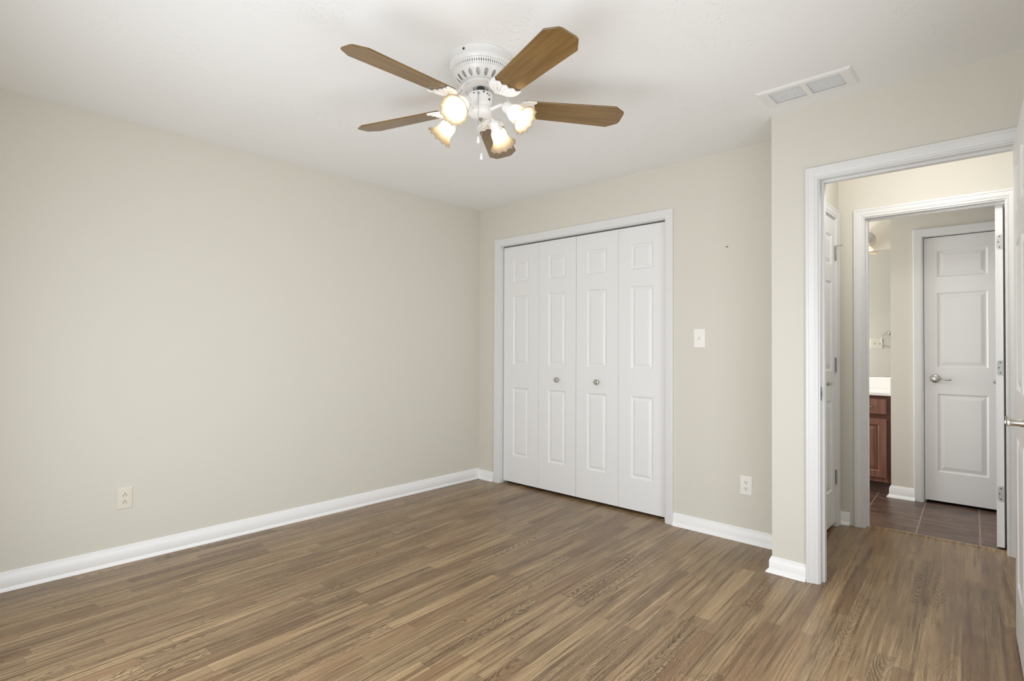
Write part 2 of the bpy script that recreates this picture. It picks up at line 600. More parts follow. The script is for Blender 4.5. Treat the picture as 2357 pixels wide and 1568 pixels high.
# baseboards
BP = [(0, 0), (0.027, 0), (0.025, 0.008), (0.017, 0.017), (0.0125, 0.022), (0.012, 0.063), (0.0095, 0.068), (0.0095, 0.0715), (0.006, 0.0745), (0.006, 0.0795), (0.003, 0.083), (0, 0.083)]
BPL = [(d * (.62 if z_ < .02 else 1.0), z_ * 1.14) for d, z_ in BP]


def base(name, prof, runs, label):
    m = MB()
    for pts in runs:            # pts: (x, y, nx, ny) corner points, n = direction the board sticks out for one unit of d (mitred)
        m.sweep(prof, [(lambda d, z_, p=p: (p[0] + p[2] * d, p[1] + p[3] * d, z_)) for p in pts])
    return struct(name, m, 'white_paint_lightened', label, 'baseboard', smooth=35)


base('baseboard_left', BPL, [[(0, YB, 1, 0), (0, 0, 1, -1)]], 'long white baseboard along the left beige wall')
base('baseboard_closet', BP, [[(0, 0, 1, -1), (.194, 0, 0, -1)], [(1.898, 0, 0, -1), (SX, 0, -1, -1)]], 'white baseboard pieces either side of the closet doors')
base('baseboard_doorway', BP, [[(SX, 0, -1, -1), (SX, SY, -1, -1), (2.808, SY, 0, -1)]], 'short white baseboard wrapping the stepped wall corner beside the doorway')
base('baseboard_hall', BP, [[(HX, .774, 1, 0), (HX, HY, 1, -1), (2.7715, HY, 0, -1)], [(HX, SY + .115, 1, 1), (HX, .204, 1, 0)]], 'white baseboard in the hallway corner beside the bathroom doorway')
base('baseboard_bathroom', [(d * 1.05, z_ * 1.12) for d, z_ in BP], [[(VX, 1.99, -1, 0), (VX, LY, -1, -1), (3.010, LY, 0, -1)]], 'white baseboard under the taupe bathroom wall')
base('baseboard_right', BP, [[(XR, SY, -1, -1), (XR, YB, -1, 1), (0, YB, 1, 1)]], 'white baseboard along the window walls')

# casings: (u across from the opening, d out of the wall)
CP = [(0, 0), (0, .0075), (.003, .0095), (.0085, .0095), (.0105, .0075), (.013, .0075), (.017, .0105), (.020, .0115), (.040, .0150), (.0435, .0175), (.053, .0180), (.057, .0155), (.057, 0)]
CPF = [(0, 0), (0, .009), (.004, .011), (.012, .0125), (.045, .0150), (.053, .0155), (.057, .0135), (.057, 0)]


def casing(m, prof, a0, a1, zt, fn, legs=(True, True), z0=0.0, rev=.006):
    """mitred frame round an opening; fn(a, z, d)"""
    a0, a1, zt = a0 - rev, a1 + rev, zt + rev
    path = []
    if legs[0]:
        path.append(lambda u_, d: fn(a0 - u_, z0, d))
    path.append(lambda u_, d: fn(a0 - u_, zt + u_, d))
    path.append(lambda u_, d: fn(a1 + u_, zt + u_, d))
    if legs[1]:
        path.append(lambda u_, d: fn(a1 + u_, z0, d))
    return m.sweep(prof, path)


def jamb(m, a0, a1, zt, d0, d1, fn, th=.018, stop=None, far=True):
    """the three boards lining an opening, d0..d1 through the wall; stop=(s0,s1) the strip the door closes on"""
    def bx(p, q, e0, e1):
        m.prism([(p[0], p[1]), (q[0], p[1]), (q[0], q[1]), (p[0], q[1])], e0, e1, lambda a, b, h: fn(a, b, h))
    bx((a0 - th, 0), (a0, zt), d0, d1)
    bx((a1, 0), (a1 + th, zt), d0, d1)
    bx((a0 - th, zt), (a1 + th, zt + th), d0, d1)
    if stop:
        e0, e1 = stop
        bx((a0, 0), (a0 + .011, zt - .011), e0, e1)
        if far:
            bx((a1 - .011, 0), (a1, zt - .011), e0, e1)
        bx((a0, zt - .011), (a1, zt), e0, e1)
    return m


def trim(n, label, prof, a0, a1, zt, wy, depth, axis='y', sgn=-1, stop=None, back=True, far=True):
    """axis y: wall in the xz plane at y=wy, sgn = the side the room is on. axis x: wall in the yz plane at x=wy"""
    if axis == 'y':
        fn = lambda a, z_, d: (a, wy + sgn * d, z_)
        fb = lambda a, z_, d: (a, wy - sgn * (depth + d), z_)
    else:
        fn = lambda a, z_, d: (wy + sgn * d, a, z_)
        fb = lambda a, z_, d: (wy - sgn * (depth + d), a, z_)
    root = thing('trim_%d' % n, label, 'door frame', kind='structure')
    obj('casing', casing(MB(), prof, a0, a1, zt, fn), 'white_trim_paint', root, smooth=25)
    obj('jamb', jamb(MB(), a0, a1, zt, 0, -depth, fn, stop=stop, far=far), 'white_trim_paint', root)
    if back:
        obj('casing', casing(MB(), prof, a0, a1, zt, fb), 'white_trim_paint', root, smooth=25)
    return root


trim(1, 'white frame round the folding closet doors', CPF, CX0, CX1, CZ, 0, .115, back=False)
trim_bed = trim(2, 'white fluted frame of the open bedroom doorway', CP, DX0, DX1, DZ, SY, .115, stop=(-.040, -.075))
trim(3, 'white frame of the narrow hallway door', CP, HD0, HD1, HDZ, HX, .115, 'x', 1, stop=(-.042, -.055), back=False)
trim_bath = trim(4, 'white fluted frame of the bathroom doorway', CP, BX0, BX1, BZ, HY, .115, stop=(-.040, -.072), far=False)
trim_lin = trim(5, 'white frame of the narrow bathroom closet door', CPF, LX0, LX1, LZ, LY, .1, stop=(-.062, -.075), back=False)
tr6 = MB().prism([(.862, 0), (.868, .005), (.892, .006), (.900, .001), (.900, 0)], BX0, BX1, lambda a, b, h: (h, a, b))
o = struct('trim_6', tr6, 'laminate', 'thin wooden threshold strip between laminate and bathroom tile', 'threshold')


# ------------------------------------------------------------------ panelled doors
def panel_face(m, w_, h_, panels, y0, out, grow=1.0):
    """one moulded face at y=y0, out=+1/-1 the side it shows"""
    xs_ = sorted({0, w_, *[p[0] for p in panels], *[p[1] for p in panels]})
    zs_ = sorted({0, h_, *[p[2] for p in panels], *[p[3] for p in panels]})
    idx, vs, fs = {}, [], []
    for i, a in enumerate(xs_):
        for j, b in enumerate(zs_):
            idx[i, j] = len(vs)
            vs.append((a, y0, b))
    holes = set()
    for p in panels:
        i0, i1, j0, j1 = xs_.index(p[0]), xs_.index(p[1]), zs_.index(p[2]), zs_.index(p[3])
        holes |= {(i, j) for i in range(i0, i1) for j in range(j0, j1)}
        ring = [idx[i, j0] for i in range(i0, i1 + 1)] + [idx[i1, j] for j in range(j0 + 1, j1 + 1)] + [idx[i, j1] for i in range(i1 - 1, i0 - 1, -1)] + [idx[i0, j] for j in range(j1 - 1, j0, -1)]
        # corners only: merge straight runs by making the recess from the four corners
        c = [idx[i0, j0], idx[i1, j0], idx[i1, j1], idx[i0, j1]]
        prev = None
        steps = ((0.0, 0.0), (.004, .0035), (.009, .0075), (.013, .0085), (.016, .0085), (.040 * grow, .0022), (.043 * grow, .002))
        for (ins, dep) in steps:
            q = []
            for (a, b) in ((p[0] + ins, p[2] + ins), (p[1] - ins, p[2] + ins), (p[1] - ins, p[3] - ins), (p[0] + ins, p[3] - ins)):
                q.append(len(vs))
                vs.append((a, y0 - out * dep, b))
            if prev:
                for k in range(4):
                    fs.append((prev[k], prev[(k + 1) % 4], q[(k + 1) % 4], q[k]))
            prev = q
        fs.append(tuple(prev))
    for i in range(len(xs_) - 1):
        for j in range(len(zs_) - 1):
            if (i, j) not in holes:
                fs.append((idx[i, j], idx[i + 1, j], idx[i + 1, j + 1], idx[i, j + 1]))
    m.add(vs, fs)
    return m


def door_slab(w_, h_, th, panels, grow=1.0):
    """x 0..w, z 0..h, y 0 (front, seen from -y) .. th"""
    m = MB()
    panel_face(m, w_, h_, panels, 0, -1, grow)
    panel_face(m, w_, h_, panels, th, 1, grow)
    m.add([(0, 0, 0), (w_, 0, 0), (w_, th, 0), (0, th, 0), (0, 0, h_), (w_, 0, h_), (w_, th, h_), (0, th, h_)],
          [(0, 1, 2, 3), (4, 7, 6, 5), (0, 3, 7, 4), (1, 5, 6, 2)])
    return m


def three_panels(w_, a, zs3):
    return [(a, w_ - a, z0, z1) for z0, z1 in zs3]


# closet: two folding pairs of narrow leaves
CB, CT = .021, 2.0695
PZ = ((.25 - CB, .842 - CB), (1.04 - CB, 1.636 - CB), (1.757 - CB, 1.945 - CB))
for k, (n, xa, xb, xc, lab) in enumerate(((1, .2705, .6723, 1.0546, 'pair of white panelled folding closet doors nearer the room corner'),
                                          (2, 1.0578, 1.4415, 1.8255, 'pair of white panelled folding closet doors nearer the light switch'))):
    root = thing('door_%d' % n, lab, 'closet door', (xa, .040, CB), kind='structure')
    for j, (p, q) in enumerate(((xa, xb - .001), (xb + .001, xc))):
        wd = q - p
        lf = door_slab(wd, CT - CB, .034, three_panels(wd, (wd - .178) / 2, PZ), .85)
        lf.move(Matrix.Translation((p - xa, 0, 0)))
        obj('door_leaf', lf, 'white_door_paint', root)
    kx = (.871 if n == 1 else 1.2563) - xa
    kb = MB().lathe([(0.0, .0235), (.0150, .0245), (.0195, .0225), (.0205, .018), (.015, .012), (.0085, .007), (.010, .0005), (.010, -.001)], 28,
                    Matrix.Translation((kx, 0, .9288 - CB)) @ Matrix.Rotation(PI / 2, 4, 'X'))
    tag(obj('knob', kb, 'brushed_nickel', root, smooth=40), 'small round nickel knob')
    px = .02 if n == 1 else xc - xa - .02
    pv = MB().tube([(px, .017, -.019), (px, .017, .002)], .004, 8).cbox((px - .022, .0, -.0205), (px + .022, .034, -.0175), .001)
    tag(obj('pivot_bracket', pv, 'hinge_steel', root), 'steel pivot bracket at the bottom corner')
tr = MB().box((CX0 + .001, .046, CZ - .012), (CX1 - .001, .070, CZ - .0005))
tag(obj('closet_track', tr, 'dark_steel'), 'dark steel track above the folding closet doors', 'closet track')


def lever(mx, parent, flip=1, length=.098):
    """lever handle: rosette on the plane h=0, sticking out along local +z, lever along +x"""
    hn = MB().lathe([(0, .0095), (.012, .0095), (.024, .008), (.0300, .0055), (.0325, .002), (.0325, 0)], 36, mx)
    hn.lathe([(.0125, .009), (.0125, .018), (.0105, .023), (.0105, .044), (.0130, .046), (.0135, .052), (.010, .0555), (0, .056)], 28, mx)
    pts = []
    for i in range(13):
        s_ = i / 12
        pts.append(mx @ Vector((flip * (.004 + length * s_), .0035 * math.sin(s_ * 2 * PI * 1.0) - .006 * s_ + (.004 if s_ > .9 else 0), .049 - .006 * math.sin(s_ * PI))))
    rad = [.0095, .0085, .0075, .0066, .006, .0056, .0053, .0052, .0052, .0056, .0068, .0080, .0055]
    hn.tube(pts, rad, 12)
    return tag(obj('door_handle', hn, 'brushed_nickel', parent, smooth=40), 'brushed nickel lever handle')


def hinge_barrel(parent, mx):
    """knuckles along local z, leaves folded away"""
    h = MB()
    for i in range(5):
        h.lathe([(.0, -.0435 + i * .0176), (.0058, -.0435 + i * .0176), (.0058, -.0435 + i * .0176 + .0168), (0, -.0435 + i * .0176 + .0168)], 14, mx)
    h.lathe([(0, -.049), (.0045, -.047), (.0055, -.0435), (0, -.0435)], 14, mx)
    h.lathe([(0, .0445), (.0055, .0445), (.0045, .048), (0, .050)], 14, mx)
    return tag(obj('hinge', h, 'hinge_steel', parent, smooth=40), 'dark steel hinge barrel')


def hinge_leaf(parent, y_off, w_, zc):
    """leaf with rounded corners and three screws, lying on the plane local y=y_off facing -y, x from -w_ to 0"""
    poly = []
    rc = .014
    hh = .0445
    poly += [(.001, -hh), (.001, hh)]
    for i in range(7):
        a = PI / 2 + i * PI / 12
        poly.append((-w_ + rc + rc * math.cos(a), hh - rc + rc * math.sin(a)))
    for i in range(7):
        a = PI + i * PI / 12
        poly.append((-w_ + rc + rc * math.cos(a), -hh + rc + rc * math.sin(a)))
    h = MB().prism(poly, 0, .0022, lambda a, b, d: (a, y_off - d, zc + b))
    o = tag(obj('hinge', h, 'hinge_steel', parent), 'grey steel hinge leaf')
    for (a, b) in ((-w_ * .50, .031), (-w_ * .72, 0), (-w_ * .50, -.031)):
        sc = MB().lathe([(0, .0036), (.0030, .0034), (.0036, .0022), (.0036, .0015)], 12, Matrix.Translation((a, y_off, zc + b)) @ Matrix.Rotation(PI / 2, 4, 'X'))
        tag(obj('screw', sc, 'dark_slot', o), 'dark screw head')
    return o


# narrow closet door in the hallway (in the x = HX plane), hinged at its far edge
wd = HD1 - HD0 - .006
root = thing('door_3', 'narrow white panelled door seen at a steep angle in the hallway', 'door', (HX, HD0 + .003, .030), PI / 2, kind='structure')
NP = ((.252 - .03, .850 - .03), (1.045 - .03, 1.635 - .03), (1.745 - .03, 1.945 - .03))
obj('door_slab', door_slab(wd, 2.055 - .03, .034, three_panels(wd, .078, NP)), 'white_door_paint', root)
lever(Matrix.Translation((.060, 0, .975 - .03)) @ Matrix.Rotation(PI / 2, 4, 'X'), root)
for zc in (1.834, 1.083, .331):
    hinge_barrel(root, Matrix.Translation((wd + .003, -.0062, zc - .03)))
stp = MB().tube([(wd + .003, -.006, 1.884 - .03), (wd + .006, -.035, 1.884 - .03), (wd + .008, -.050, 1.885 - .03)], [.0028, .0028, .0028], 10)
tag(obj('door_stop', stp, 'hinge_steel', root), 'hinge pin door stop')
stp = MB().lathe([(0, 0), (.006, 0), (.0065, .006), (.004, .010), (0, .010)], 14, Matrix.Translation((wd + .008, -.050, 1.885 - .03)) @ Matrix.Rotation(PI / 2, 4, 'X'))
tag(obj('rubber_tip', stp, 'rubber_white', root), 'rubber tip of the door stop')

# narrow closet door in the bathroom
wd = LX1 - LX0 - .006
root = thing('door_4', 'white panelled door facing the viewer in the bathroom', 'door', (LX0 + .003, LY + .020, .022), kind='structure')
LP = ((.246 - .022, .846 - .022), (1.050 - .022, 1.625 - .022), (1.746 - .022, 1.948 - .022))
obj('door_slab', door_slab(wd, 2.056 - .022, .034, three_panels(wd, .080, LP)), 'white_door_paint', root)
lever(Matrix.Translation((.066, 0, .963 - .022)) @ Matrix.Rotation(PI / 2, 4, 'X'), root)
lt = MB().cbox((-.006, -.012, .915), (-.0015, -.002, .970), .001)
tag(obj('latch_plate', lt, 'hinge_steel', root), 'steel latch plate at the door edge')

# bathroom door, opened into the bathroom: its hinge edge faces the hallway
BW = .690
root = thing('door_5', 'white bathroom door standing open, its hinged edge with three steel hinges showing', 'door', (3.5450, .911, .015), math.radians(-3.0), kind='structure')
six = []
for (a0, a1) in ((.105, .315), (.375, .585)):
    for z0, z1 in ((.23, .83), (1.02, 1.60), (1.72, 1.92)):
        six.append((a0, a1, z0, z1))
sl = door_slab(BW, 2.040, .0348, six)
sl.move(Matrix.Rotation(PI / 2, 4, 'Z'))          # x -> y, y(0..th) -> -x
obj('door_slab', sl, 'white_door_paint', root)
# the face that shows to the left is local x = -.0348
lever(Matrix.Translation((-.0348, BW - .062, .950)) @ Matrix.Rotation(-PI / 2, 4, 'Y') @ Matrix.Rotation(PI / 2, 4, 'Z'), root, -1)
for zc in (1.834, 1.081, .331):
    hinge_leaf(root, 0.0, .029, zc - .015)

# bedroom door, opened right round against the window wall
DW = .745
root = thing('door_6', 'white bedroom door standing wide open at the frame edge', 'door', (3.634, -.372, .012), math.radians(3.1), kind='structure')
six = []
for (a0, a1) in ((.115, .34), (.405, .63)):
    for z0, z1 in ((.23, .83), (1.02, 1.60), (1.72, 1.92)):
        six.append((a0, a1, z0, z1))
sl = door_slab(DW, 2.030, .0348, six)
sl.move(Matrix.Rotation(-PI / 2, 4, 'Z') @ Matrix.Translation((0, -.0348, 0)))   # runs towards -y, slab between local x -.0348 and 0
obj('door_slab', sl, 'white_door_paint', root)
lever(Matrix.Translation((-.0348, -(DW - .062), .944)) @ Matrix.Rotation(-PI / 2, 4, 'Y') @ Matrix.Rotation(PI / 2, 4, 'Z'), root, 1)
for zc in (1.834, 1.083, .331):
    hinge_barrel(root, Matrix.Translation((.006, .004, zc - .012)))

# strike plate on the bedroom door frame
pl = []
for i in range(20):
    a = 2 * PI * i / 20
    sx_, sz_ = math.cos(a), math.sin(a)
    pl.append((.0125 * abs(sx_) ** .6 * (1 if sx_ > 0 else -1), .0355 * abs(sz_) ** .6 * (1 if sz_ > 0 else -1)))
sk = MB().prism(pl, .0002, .0022, lambda a, b, h: (DX0 + h, SY + .020 + a, .962 + b))
tag(obj('strike_plate', sk, 'hinge_steel', trim_bed), 'steel strike plate')
sk2 = MB().prism([(-.0045, -.013), (.0045, -.013), (.0045, .013), (-.0045, .013)], .0021, .0026, lambda a, b, h: (DX0 + h, SY + .022 + a, .962 + b))
obj('strike_hole', sk2, 'dark_slot', trim_bed)


# ------------------------------------------------------------------ switches and outlets
def plate_mb(m, fn, wx, hz, th=.0055):
    a, b = wx / 2, hz / 2
    prof = [((a, b), 0), ((a, b), .0025), ((a - .003, b - .003), th - .0006), ((a - .006, b - .006), th)]
    vs, fs = [], []
    for (p, q), d in prof:
        vs += [fn(-p, -q, d), fn(p, -q, d), fn(p, q, d), fn(-p, q, d)]
    for i in range(3):
        for k in range(4):
            fs.append((4 * i + k, 4 * i + (k + 1) % 4, 4 * i + 4 + (k + 1) % 4, 4 * i + 4 + k))
    fs.append((12, 13, 14, 15))
    return m.add(vs, fs)


def disc(m, fn, a, b, rad, d0, d1, n=12):
    return m.prism([(a + rad * math.cos(2 * PI * k / n), b + rad * math.sin(2 * PI * k / n)) for k in range(n)], d0, d1, fn)


def outlet(label, fn, loc, mat):
    """fn(a,b,d) in the thing's local frame"""
    root = thing('wall_outlet', label, 'outlet', loc, group='duplex outlets')
    obj('cover_plate', plate_mb(MB(), fn, .073, .116), mat, root)
    for sz in (1, -1):
        pts = []
        for k in range(28):
            a = 2 * PI * k / 28
            pts.append((.0172 * math.cos(a), sz * .0195 + max(-.0135, min(.0135, .0172 * math.sin(a)))))
        rc_ = obj('receptacle', MB().prism(pts, .004, .0078, fn), mat, root)
        m = MB()
        for sx_ in (-1, 1):
            hgt_ = .0045 if sx_ < 0 else .0036
            m.prism([(sx_ * .0064 - .0013, sz * .0195 + OUT * .0035 - hgt_), (sx_ * .0064 + .0013, sz * .0195 + OUT * .0035 - hgt_),
                     (sx_ * .0064 + .0013, sz * .0195 + OUT * .0035 + hgt_), (sx_ * .0064 - .0013, sz * .0195 + OUT * .0035 + hgt_)], .0075, .0081, fn)
        disc(m, fn, 0, sz * .0195 - OUT * .0068, .0028, .0075, .0082)
        obj('slot', m, 'dark_slot', rc_)
    obj('screw', disc(MB(), fn, 0, 0, .0028, .005, .0064), mat, root)
    return root


OUT = -1
outlet('ivory duplex outlet on the long plain wall above the baseboard', lambda a, b, d: (d, a, b), (0, -2.6935, .3545), 'outlet_ivory')
OUT = 1
outlet('white duplex outlet low on the wall below the light switch', lambda a, b, d: (a, -d, b), (2.3772, 0, .3462), 'outlet_white')


def switch(name, label, cat, fn, loc, gangs, mat):
    root = thing(name, label, cat, loc)
    obj('cover_plate', plate_mb(MB(), fn, .076 + .046 * (gangs - 1), .124 if gangs == 1 else .116), mat, root)
    for g in range(gangs):
        a = (g - (gangs - 1) / 2) * .046
        fr = MB().prism([(a - .0052, -.012), (a + .0052, -.012), (a + .0052, .012), (a - .0052, .012)], .005, .0058, fn)
        obj('switch_frame', fr, 'motor_grey', root)
        tg = MB().prism([(.0056, -.0095), (.0056, .0035), (.017, .0085), (.0165, .002)], a - .0036, a + .0036, lambda p, q, h: fn(h, q, p))
        obj('toggle', tg, mat, root)
        for q in (.0305, -.0305):
            obj('screw', disc(MB(), fn, a, q, .0027, .005, .0062), mat, root)
    return root


switch('light_switch', 'white single toggle light switch between closet and doorway', 'light switch', lambda a, b, d: (a, -d, b), (2.0785, 0, 1.2555), 1, 'outlet_white')
switch('double_light_switch', 'double toggle light switch reflected in the bathroom mirror', 'light switch', lambda a, b, d: (-a, d, b), (2.420, .93, 1.246), 2, 'outlet_ivory')


def nail(label, fn, loc, kind):
    m = MB()
    if kind == 'nail':
        disc(m, fn, 0, 0, .0045, 0, .003, 10)
        disc(m, fn, 0, 0, .002, .003, .008, 8)
    else:
        disc(m, fn, 0, 0, .0042, 0, .0028, 10)
        m.prism([(-.009, -.002), (.004, -.0025), (.004, .0015), (-.009, .002)], .0012, .005, fn)
    o = obj('wall_nail', m, 'motor_grey' if kind == 'nail' else 'hook_brown')
    o.location = loc
    return tag(o, label, 'nail')


simple('hook_brown', (0.22, 0.13, 0.09, 1), 0.5)
nail('small dark nail in the long plain left wall', lambda a, b, d: (d, a, b), (0, -2.3285, 1.5973), 'nail')
nail('tiny brown hook on the wall above the light switch', lambda a, b, d: (a, -d, b), (2.2617, 0, 1.8346), 'hook')

# ------------------------------------------------------------------ ceiling vent
root = thing('ceiling_vent', 'white rectangular air vent on the ceiling above the doorway wall', 'vent', (2.874, -.594, H))
VL, VW = .404, .198
fr = MB()
ox, oy = VL / 2, VW / 2
rings = [(ox, oy, 0), (ox, oy, -.003), (ox - .010, oy - .010, -.0085), (ox - .022, oy - .022, -.0085)]
vs, fs = [], []
for a, b, c in rings:
    vs += [(-a, -b, c), (a, -b, c), (a, b, c), (-a, b, c)]
for i in range(3):
    for k in range(4):
        fs.append((4 * i + k, 4 * i + (k + 1) % 4, 4 * i + 4 + (k + 1) % 4, 4 * i + 4 + k))
fr.add(vs, fs)
ix, iy = ox - .022, oy - .022
gx, gy = .155, .064     # half sizes of the louvred field
fr.box((-ix, -iy, -.0085), (-gx, iy, -.0075)).box((gx, -iy, -.0085), (ix, iy, -.0075)).box((-gx, -iy, -.0085), (gx, -gy, -.0075)).box((-gx, gy, -.0085), (gx, iy, -.0075)).box((-.012, -gy, -.0085), (.012, gy, -.0075))
obj('vent_frame', fr, 'white_enamel', root)
for sx_ in (-1, 1):
    lv_ = MB()
    x0_, x1_ = (.012, gx) if sx_ > 0 else (-gx, -.012)
    nl = 10
    for i in range(nl):
        yc = -gy + (i + .5) * 2 * gy / nl
        lv_.prism([(yc - .0042, -.0088), (yc + .0018, -.0030), (yc + .0026, -.0036), (yc - .0032, -.0094)], x0_, x1_, lambda a, b, h: (h, a, b))
    tag(obj('louver', lv_, 'white_enamel', root), None)
obj('duct_opening', MB().box((-ix, -iy, -.0028), (ix, iy, -.0022)), 'white_enamel', root)
for sx_ in (-1, 1):
    obj('screw', disc(MB(), lambda a, b, d: (a, b, -d), sx_ * .170, 0, .0032, .0083, .0096), 'motor_grey', root)

# ------------------------------------------------------------------ ceiling fan
FX, FY = 1.908, -1.825
fan = thing('ceiling_fan', 'white five-blade ceiling fan with oak blades and four lit tulip lights', 'ceiling fan', (FX, FY, H))
hs = [(.1335, 0), (.1355, -.001), (.1355, -.004), (.1335, -.006), (.1330, -.026), (.1345, -.030), (.1350, -.036), (.1335, -.042), (.1290, -.047)]
hm = MB()
n_ = 72
hm.lathe(hs + [(.1285, -.0475)], n_)
hm.f = hm.f[:-1]          # open underneath
cv = obj('canopy', hm, 'white_enamel', fan, smooth=40)
sc = MB().lathe([(0, .002), (.0045, .0015), (.0055, 0), (0, -.001)], 12, Matrix.Rotation(math.radians(-76), 4, 'Z') @ Matrix.Translation((.1335, 0, -.014)) @ Matrix.Rotation(PI / 2, 4, 'Y'))
obj('screw', sc, 'dark_slot', cv)


def pierced(m, prof, secs, hole, pts_n=16):
    """band of revolution given by prof(t) -> (r,z), t in 0..1, with one hole in each sector; hole = list of (s,t), s in -.5..5"""
    N = len(hole)
    per = []
    side = N // 4
    for k in range(N):
        e, q = divmod(k, side)
        q /= side
        per.append([(-.5 + q, 0), (.5, q), (.5 - q, 1), (-.5, 1 - q)][e])
    for sct in range(secs):
        vs, fs = [], []
        for lvl in (0, .5, 1):
            for (s0, t0), (s1, t1) in zip(per, hole):
                s_, t_ = s0 + (s1 - s0) * lvl, t0 + (t1 - t0) * lvl
                rr_, zz = prof(t_)
                a = 2 * PI * (sct + .5 + s_) / secs
                vs.append((rr_ * math.cos(a), rr_ * math.sin(a), zz))
        for (s1, t1) in hole:     # wall thickness going in
            rr_, zz = prof(t1)
            a = 2 * PI * (sct + .5 + s1) / secs
            vs.append(((rr_ - .003) * math.cos(a), (rr_ - .003) * math.sin(a), zz + .001))
        for lv_ in range(3):
            for k in range(N):
                k2 = (k + 1) % N
                fs.append((lv_ * N + k, lv_ * N + k2, (lv_ + 1) * N + k2, (lv_ + 1) * N + k))
        m.add(vs, fs)
    return m


def ellipse(cs, ct, rs, rt, n=16):
    # starts near corner (-.5,0) and runs the same way round as the sector's rim
    return [(cs + rs * math.cos(-PI * 3 / 4 + 2 * PI * k / n), ct + rt * math.sin(-PI * 3 / 4 + 2 * PI * k / n)) for k in range(n)]


def lerp(p, q):
    return lambda t_: (p[0] + (q[0] - p[0]) * t_, p[1] + (q[1] - p[1]) * t_)


# band of small perforations
pb = MB()
b0, b1, b2, b3 = (.1288, -.0475), (.1262, -.0530), (.1190, -.0685), (.1165, -.0740)
pierced(pb, lerp(b0, b1), 80, ellipse(0, .5, .17, .26, 8))
pierced(pb, lerp(b1, b2), 80, ellipse(0, .5, .20, .36, 16))
pierced(pb, lerp(b2, b3), 80, ellipse(0, .5, .17, .26, 8))
tag(obj('vent_band', pb, 'white_enamel', fan, smooth=40), 'ring of small slotted perforations')
# lower bowl with drop-shaped slots
bw = MB()
c0, c1, c2, c3 = (.1165, -.0740), (.1100, -.0830), (.0790, -.1090), (.0700, -.1130)
bw.add([], [])
for (p, q) in ((c0, c1), (c2, c3)):
    vs, fs = [], []
    for (rr_, zz) in (p, q):
        for k in range(72):
            a = 2 * PI * k / 72
            vs.append((rr_ * math.cos(a), rr_ * math.sin(a), zz))
    for k in range(72):
        fs.append((k, (k + 1) % 72, 72 + (k + 1) % 72, 72 + k))
    bw.add(vs, fs)
drop = []
for k in range(24):
    a = -PI * 3 / 4 + 2 * PI * k / 24
    st_ = math.sin(a)
    drop.append((.30 * math.cos(a) * (1 - .42 * (st_ * .5 + .5)), .48 + .40 * st_))


def bowlp(t_):
    rr_ = c1[0] + (c2[0] - c1[0]) * t_
    zz = c1[1] + (c2[1] - c1[1]) * t_ - .004 * math.sin(PI * t_)
    return rr_, zz


pierced(bw, bowlp, 18, drop)
tag(obj('motor_bowl', bw, 'white_enamel', fan, smooth=50), 'white bowl with drop-shaped vent slots')
mo = MB().lathe([(.105, -.045), (.105, -.070), (.090, -.088), (.066, -.106), (.066, -.118), (.060, -.121), (.030, -.122)], 48)
obj('motor', mo, 'motor_grey', fan, smooth=40)
fw = MB().lathe([(.074, -.1135), (.082, -.116), (.083, -.124), (.078, -.127), (.034, -.128), (.034, -.116)], 48)
fl = obj('flywheel', fw, 'white_enamel', fan, smooth=40)
rod = MB().lathe([(.0085, -.118), (.0085, -.166)], 20).lathe([(.016, -.122), (.019, -.130), (.016, -.134)], 24)
tag(obj('down_rod', rod, 'dark_steel', fan, smooth=40), 'short dark centre rod')

BLZ = -.200
PIT = math.radians(-12)
ANG = [343.4, 53.6, 124.6, 198.0, 269.2]


def blade_mb():
    """along +x; pitched later. Outline with clipped corners, 6 mm thick"""
    poly = [(.188, -.054), (.190, -.057), (.420, -.0660), (.595, -.0735), (.640, -.0420), (.645, -.030), (.645, .030), (.640, .0420), (.595, .0735), (.420, .0660), (.190, .057), (.188, .054)]
    m = MB()
    n = len(poly)
    c = .0012
    ctr = (.42, 0)
    vs = []
    for (hh, ins) in ((-.003, c), (-.0018, 0), (.0018, 0), (.003, c)):
        for a, b in poly:
            k = 1 - ins / .07
            vs.append((ctr[0] + (a - ctr[0]) * (1 - ins / .23), b * k, hh))
    fs = [tuple(range(n - 1, -1, -1)), tuple(range(3 * n, 4 * n))]
    for i in range(3):
        for k in range(n):
            fs.append((i * n + k, i * n + (k + 1) % n, (i + 1) * n + (k + 1) % n, (i + 1) * n + k))
    return m.add(vs, fs)


